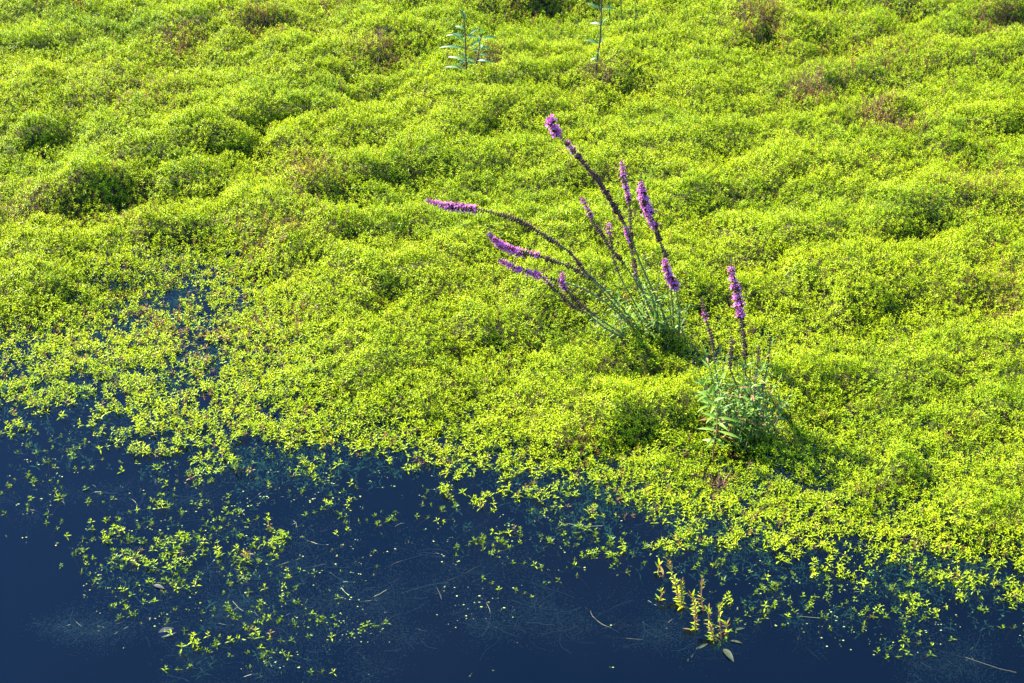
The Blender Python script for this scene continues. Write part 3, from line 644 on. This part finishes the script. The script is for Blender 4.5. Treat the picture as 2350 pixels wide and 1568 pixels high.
for px, py in ((1611, 790), (1650, 790), (1680, 790), (1700, 800), (1740, 800), (1770, 790), (1775, 820), (1620, 830), (1640, 840), (1660, 850), (1690, 840), (1720, 850), (1755, 840), (1790, 870), (1620, 880), (1650, 880), (1680, 885),
               (1710, 880), (1745, 885), (1775, 900), (1815, 900), (1800, 930), (1785, 945), (1640, 915), (1670, 925), (1700, 930), (1735, 920), (1760, 940), (1690, 960), (1720, 965), (1665, 955), (1605, 860), (1730, 800), (1755, 870), (1805, 915), (1700, 905), (1725, 895)):
    Y = R(6.05, 6.35); tip = P(px, py, Y); b = np.array([bx + R(-.1, .1) + .3 * (tip[0] - bx), by + R(-.1, .08), org[2]]); sh.append(shoot(b, tip))
foliage(B, org, sh, 22, .045, .085, step=.036, dry=.06, wr=.2).build('shoot', M_STEM, B, org)
for k, (px, py) in enumerate(((1768, 782), (1680, 785), (1742, 800))):    # small withered spikes among the leaves
    flower_stem(B, org, [(px, py), (px - 2, py + 20), (px - 6, py + 60), (1725, 970)], 6.25, 6.22, [(S_, 0, .3, .8, 0.0085)], seed=30 + k, n=30, mtl=M_BROWN)

# the leafy shoot standing at the water's edge
q0 = G(1637, 1052, .03); org = q0 * 1.0; org[2] = gz(q0[0], q0[1]) - .03; Y = q0[1]
C_ = empty('willow_leaved_shoot', org, 'red stemmed shoot with long willow like leaves in front of the bushy loosestrife clump', 'plant')
mb = MB(); tube(mb, spline([P(x, y, Y) for x, y in ((1636, 1058), (1638, 1020), (1645, 990), (1646, 950), (1642, 925), (1628, 905), (1613, 885))], 30), .004, .0015); mb.build('stem', M_RED, C_, org, smooth=True)
def pix_leaf(root, org, a, b, Y, dy=0, w=.013, tone=.2, droop=.08, mtl=M_LEAF, up=(0, -.5, .8)):
    mb = MB(); leaf(mb, P(*a, Y), P(*b, Y + dy), w, droop, tone, up); mb.build('leaf', mtl, root, org, smooth=True)
for a, b, dy in (((1646, 990), (1702, 1008), -.03), ((1645, 988), (1600, 984), .02), ((1644, 1000), (1618, 1032), -.05), ((1643, 1004), (1665, 1032), -.05), ((1645, 958), (1610, 948), .02), ((1646, 958), (1700, 970), -.02),
                 ((1646, 940), (1626, 925), -.04), ((1646, 938), (1660, 905), .03), ((1640, 922), (1605, 915), 0), ((1638, 920), (1665, 912), -.02), ((1628, 905), (1598, 900), .02), ((1628, 905), (1640, 880), -.02), ((1613, 885), (1600, 868), .02),
                 ((1645, 970), (1672, 990), -.06), ((1640, 1015), (1610, 1010), .04), ((1613, 885), (1625, 866), -.02)):
    pix_leaf(C_, org, a, b, Y, dy, tone=R(0, .6))

# the two tall plants far back
def back_plant(name, label, base, Ys, stems, leaves, cat='plant'):
    q = G(*base, .12); org = np.array([q[0], q[1], gz(q[0], q[1]) - .05]); Y = q[1]
    e = empty(name, org, label, cat)
    for pl in stems:
        mb = MB(); tube(mb, spline([P(x, y, Y + Ys * i / len(pl)) for i, (x, y) in enumerate(pl)], 30), .006, .0025); mb.build('stem', M_BROWN, e, org, smooth=True)
    for a, b, dy in leaves: pix_leaf(e, org, a, b, Y, dy, w=.019, tone=R(.3, 1), droop=.1, mtl=M_GLAUC)
    return e
Z = lambda x, y: (979.2 + .2344 * x, .2344 * y)
back_plant('young_willowherb', 'tall leafy seedling with two stems standing far back left of centre in the mat', (1072, 176), 0,
           [[Z(395, 760), Z(385, 600), Z(380, 440), Z(370, 250), Z(360, 150), Z(350, 110)], [Z(440, 760), Z(480, 640), Z(510, 520), Z(520, 420), Z(540, 330)]],
           [(Z(365, 180), Z(320, 90), .02), (Z(368, 190), Z(385, 130), 0), (Z(372, 290), Z(280, 260), .03), (Z(378, 350), Z(190, 350), .02), (Z(380, 430), Z(225, 325), -.05), (Z(382, 480), Z(120, 468), .03), (Z(384, 580), Z(290, 500), -.05),
            (Z(386, 600), Z(205, 560), .05), (Z(388, 600), Z(300, 635), -.08), (Z(390, 680), Z(170, 660), .03), (Z(392, 720), Z(520, 742), -.08), (Z(385, 590), Z(500, 590), .02), (Z(382, 360), Z(490, 370), .05),
            (Z(540, 330), Z(530, 275), 0), (Z(530, 385), Z(700, 370), .02), (Z(525, 400), Z(420, 470), -.04), (Z(520, 430), Z(500, 340), .05), (Z(515, 470), Z(630, 480), .03), (Z(510, 490), Z(430, 500), -.03), (Z(500, 540), Z(600, 545), 0),
            (Z(490, 595), Z(610, 600), -.04), (Z(490, 600), Z(680, 618), .02), (Z(480, 640), Z(380, 610), 0), (Z(425, 330), Z(520, 280), .04), (Z(520, 440), Z(545, 500), -.05)])
back_plant('young_willowherb', 'tall single stemmed seedling with few narrow leaves rising past the top of the picture', (1367, 172), 0,
           [[Z(1655, 740), Z(1665, 600), Z(1690, 450), Z(1703, 300), Z(1710, 100), Z(1712, -60), Z(1712, -230)]],
           [(Z(1695, 95), Z(1560, 28), .02), (Z(1712, 85), Z(1850, 88), .03), (Z(1712, 245), Z(1775, 170), -.03), (Z(1703, 242), Z(1600, 236), .04), (Z(1690, 430), Z(1535, 395), .02), (Z(1680, 570), Z(1655, 490), -.04), (Z(1692, 430), Z(1720, 360), .03),
            (Z(1712, -60), Z(1830, -90), 0), (Z(1712, -60), Z(1610, -110), 0), (Z(1712, -150), Z(1760, -240), 0), (Z(1670, 575), Z(1690, 500), .03), (Z(1712, -220), Z(1650, -290), 0), (Z(1712, -225), Z(1750, -310), .02), (Z(1668, 560), Z(1600, 590), 0)])
# rush blades at the top of the picture
for label, a, b in (('thin dark rush blade just right of the tall single stemmed seedling', (1428, 34), (1414, -60)), ('longest thin upright rush blade at the top, right of the tall seedling', (1454, 72), (1462, -70)),
                    ('short pale rush blade bent over to the right near the top', (1516, 80), (1493, 20)), ('thin rush blade leaning left, close to the top edge right of centre', (1584, 64), (1566, -20)),
                    ('thin rush blade leaning right, nearest the brown hollow at the top', (1607, 80), (1640, -15)), ('short rush blade close beside the tall seedling stem at the top', (1398, 30), (1397, -50))):
    q = G(*a, .1); org = np.array([q[0], q[1], gz(q[0], q[1]) - .05]); mb = MB(); a3, b3 = P(a[0], a[1] + 12, q[1]), P(*b, q[1] - .02)
    tube(mb, spline([a3, a3 * .5 + b3 * .5 + [.006, 0, .01], b3], 16), .0040, .0012)
    tag(mb.build('rush_blade', M_RUSH, None, org), label, 'rush', 'rush blades at the top').location = org

# ------------------------------------------------------------------ water weed standing out of the open water, near right
W4 = lambda x, y: (1407.6 + .2344 * x, 1193.4 + .2344 * y)
EM = [('tallest yellow green water shoot with a red stem, leftmost of the standing row', (550, 430), (650, 830), .9), ('slim water shoot with a bare red stem, behind the middle of the row', (850, 590), (882, 890), .55),
      ('water shoot with broad lower leaves in the middle of the standing row', (768, 725), (802, 1080), .8), ('bushy water shoot left of the nearest pair in the standing row', (940, 880), (985, 1180), .9),
      ('nearest right hand water shoot of the standing row, with a straight red stem', (1028, 855), (1055, 1170), .6), ('low rosette of pale pointed leaves beside the tallest water shoot', (470, 690), (450, 790), .5),
      ('short dark water shoot behind the tallest one', (436, 465), (495, 560), .4), ('crowded water shoot just right of the tallest one, hung with yellow threads', (650, 590), (665, 860), 1.0),
      ('small water shoot at the right end of the standing row', (1095, 990), (1100, 1120), .7)]
for i, (label, tp, bs, dens) in enumerate(EM):
    r = np.random.default_rng(300 + i); b = G(*W4(*bs)); Y = b[1]; tip = P(*W4(*tp), Y + .01); org = b.copy(); org[2] = -.05
    e = empty('water_shoot', org, label, 'water plant', 'yellow green shoots standing in the open water')
    q = spline([b + [.01, .02, -.10], b, b * .5 + tip * .5 + r.uniform(-.014, .014, 3), tip + r.uniform(-.008, .008, 3)], 24); mb = MB(); tube(mb, q, .0036, .002); mb.build('stem', M_RED, e, org, smooth=True)
    mb = MB(); L_ = tip[2]; tg, a_, b_ = frames(q); n = int(6 + 16 * dens)
    for k in range(n):
        t_ = .28 + .72 * k / (n - 1); j = min(int(t_ * 23), 23); ph = k * 2.4 + r.normal(0, .3); top = t_ > .88
        for s in (0, np.pi, 1.6, 4.7)[:4 if (top or dens > .7) else 2]:
            o = math.cos(ph + s) * a_[j] + math.sin(ph + s) * b_[j]; d = unit(o * (.6 if top else 1) + tg[j] * (.8 if top else r.uniform(-.1, .5))); l_ = r.uniform(.008, .027) * (1.15 if top else 1)
            leaf(mb, q[j], q[j] + d * l_, l_ * .24, r.uniform(-.1, .2), r.uniform(.1, .6) if r.random() > .42 else r.uniform(.78, .95), n=4)
    for k in range(int(2 * dens) + 1):                    # long leaves spread on the water
        a = r.uniform(0, 6.28); l_ = r.uniform(.025, .05); c = b + np.array([math.cos(a) * .01, math.sin(a) * .01, .001]); leaf(mb, c, c + np.array([math.cos(a) * l_, math.sin(a) * l_, r.uniform(-.012, .012)]), l_ * .2, .05, r.uniform(.5, .85))
    mb.build('foliage', M_WEED, e, org, smooth=True)
EM_RED = mat('drowned_leaf', (.06, .028, .02), .6, .2, (.4, .2, .1), noise=(30, (.04, .03, .018)))
for label, c, n, z in (('drowned brown star of leaves left of the standing water shoots', (1433, 1437), 6, -.03), ('drowned rusty leaf star between the lone shoots and the deep water', (1522, 1462), 7, -.035), ('faint drowned leaf star under the water behind the rusty one', (1535, 1432), 5, -.05)):
    q = G(*c, z); mb = MB()
    for k in range(n):
        a = k * 6.28 / n + R(-.3, .3); l_ = R(.03, .05); leaf(mb, q, q + np.array([math.cos(a) * l_, math.sin(a) * l_, R(-.01, .012)]), l_ * .26, .08, .5)
    o = mb.build('drowned_leaf_star', EM_RED, None, q, smooth=True); o.location = q; tag(o, label, 'water plant')
M_PALE = mat('pale_leaf', (.022, .026, .026), .55, .2, (.02, .02, .02), noise=(40, (.012, .015, .014)))
M_OLIVE = mat('olive_leaf', (.010, .020, .008), .6, .2, (.02, .04, .01), noise=(60, (.022, .026, .010)))
for label, a, b, wd, m, z in (('large pale leaf lying in the water at lower left', (362, 1462), (412, 1447), .055, M_PALE, -.006), ('oval green leaf floating in front of the standing water shoots', (1660, 1489), (1684, 1520), .024, M_OLIVE, .003),
                              ('small oval leaf floating right of the standing water shoots', (1688, 1446), (1710, 1442), .012, M_OLIVE, .003), ('pinkish fallen leaf on the weed beds at lower left', (352, 1343), (378, 1352), .018, M_PALE, .004),
                              ('long olive leaf floating left of the nearest water shoots', (1604, 1489), (1625, 1477), .012, M_OLIVE, .003), ('long olive leaf on the water right of the nearest water shoots', (1676, 1471), (1704, 1477), .013, M_OLIVE, .002)):
    p0, p1 = G(*a, z), G(*b, z); mb = MB(); leaf(mb, p0, p1, wd, .03, .4, n=8); o = mb.build('floating_leaf', m, None, p0, smooth=True); o.location = p0; tag(o, label, 'leaf')
# a dark twig sticking out of the water on the left
q = G(556, 1096); mb = MB()
for pl in (((540, 1106), (556, 1096), (571, 1078)), ((548, 1078), (556, 1087), (566, 1100)), ((545, 1082), (538, 1092), (541, 1099))):
    tube(mb, spline([P(x, y, q[1] + .05 * k) + [0, 0, .004] for k, (x, y) in enumerate(pl)], 8), .003, .0015)
o = mb.build('twig', M_BROWN, None, q); o.location = q; tag(o, 'dark broken twig at the water surface below the left edge of the mat', 'twig')
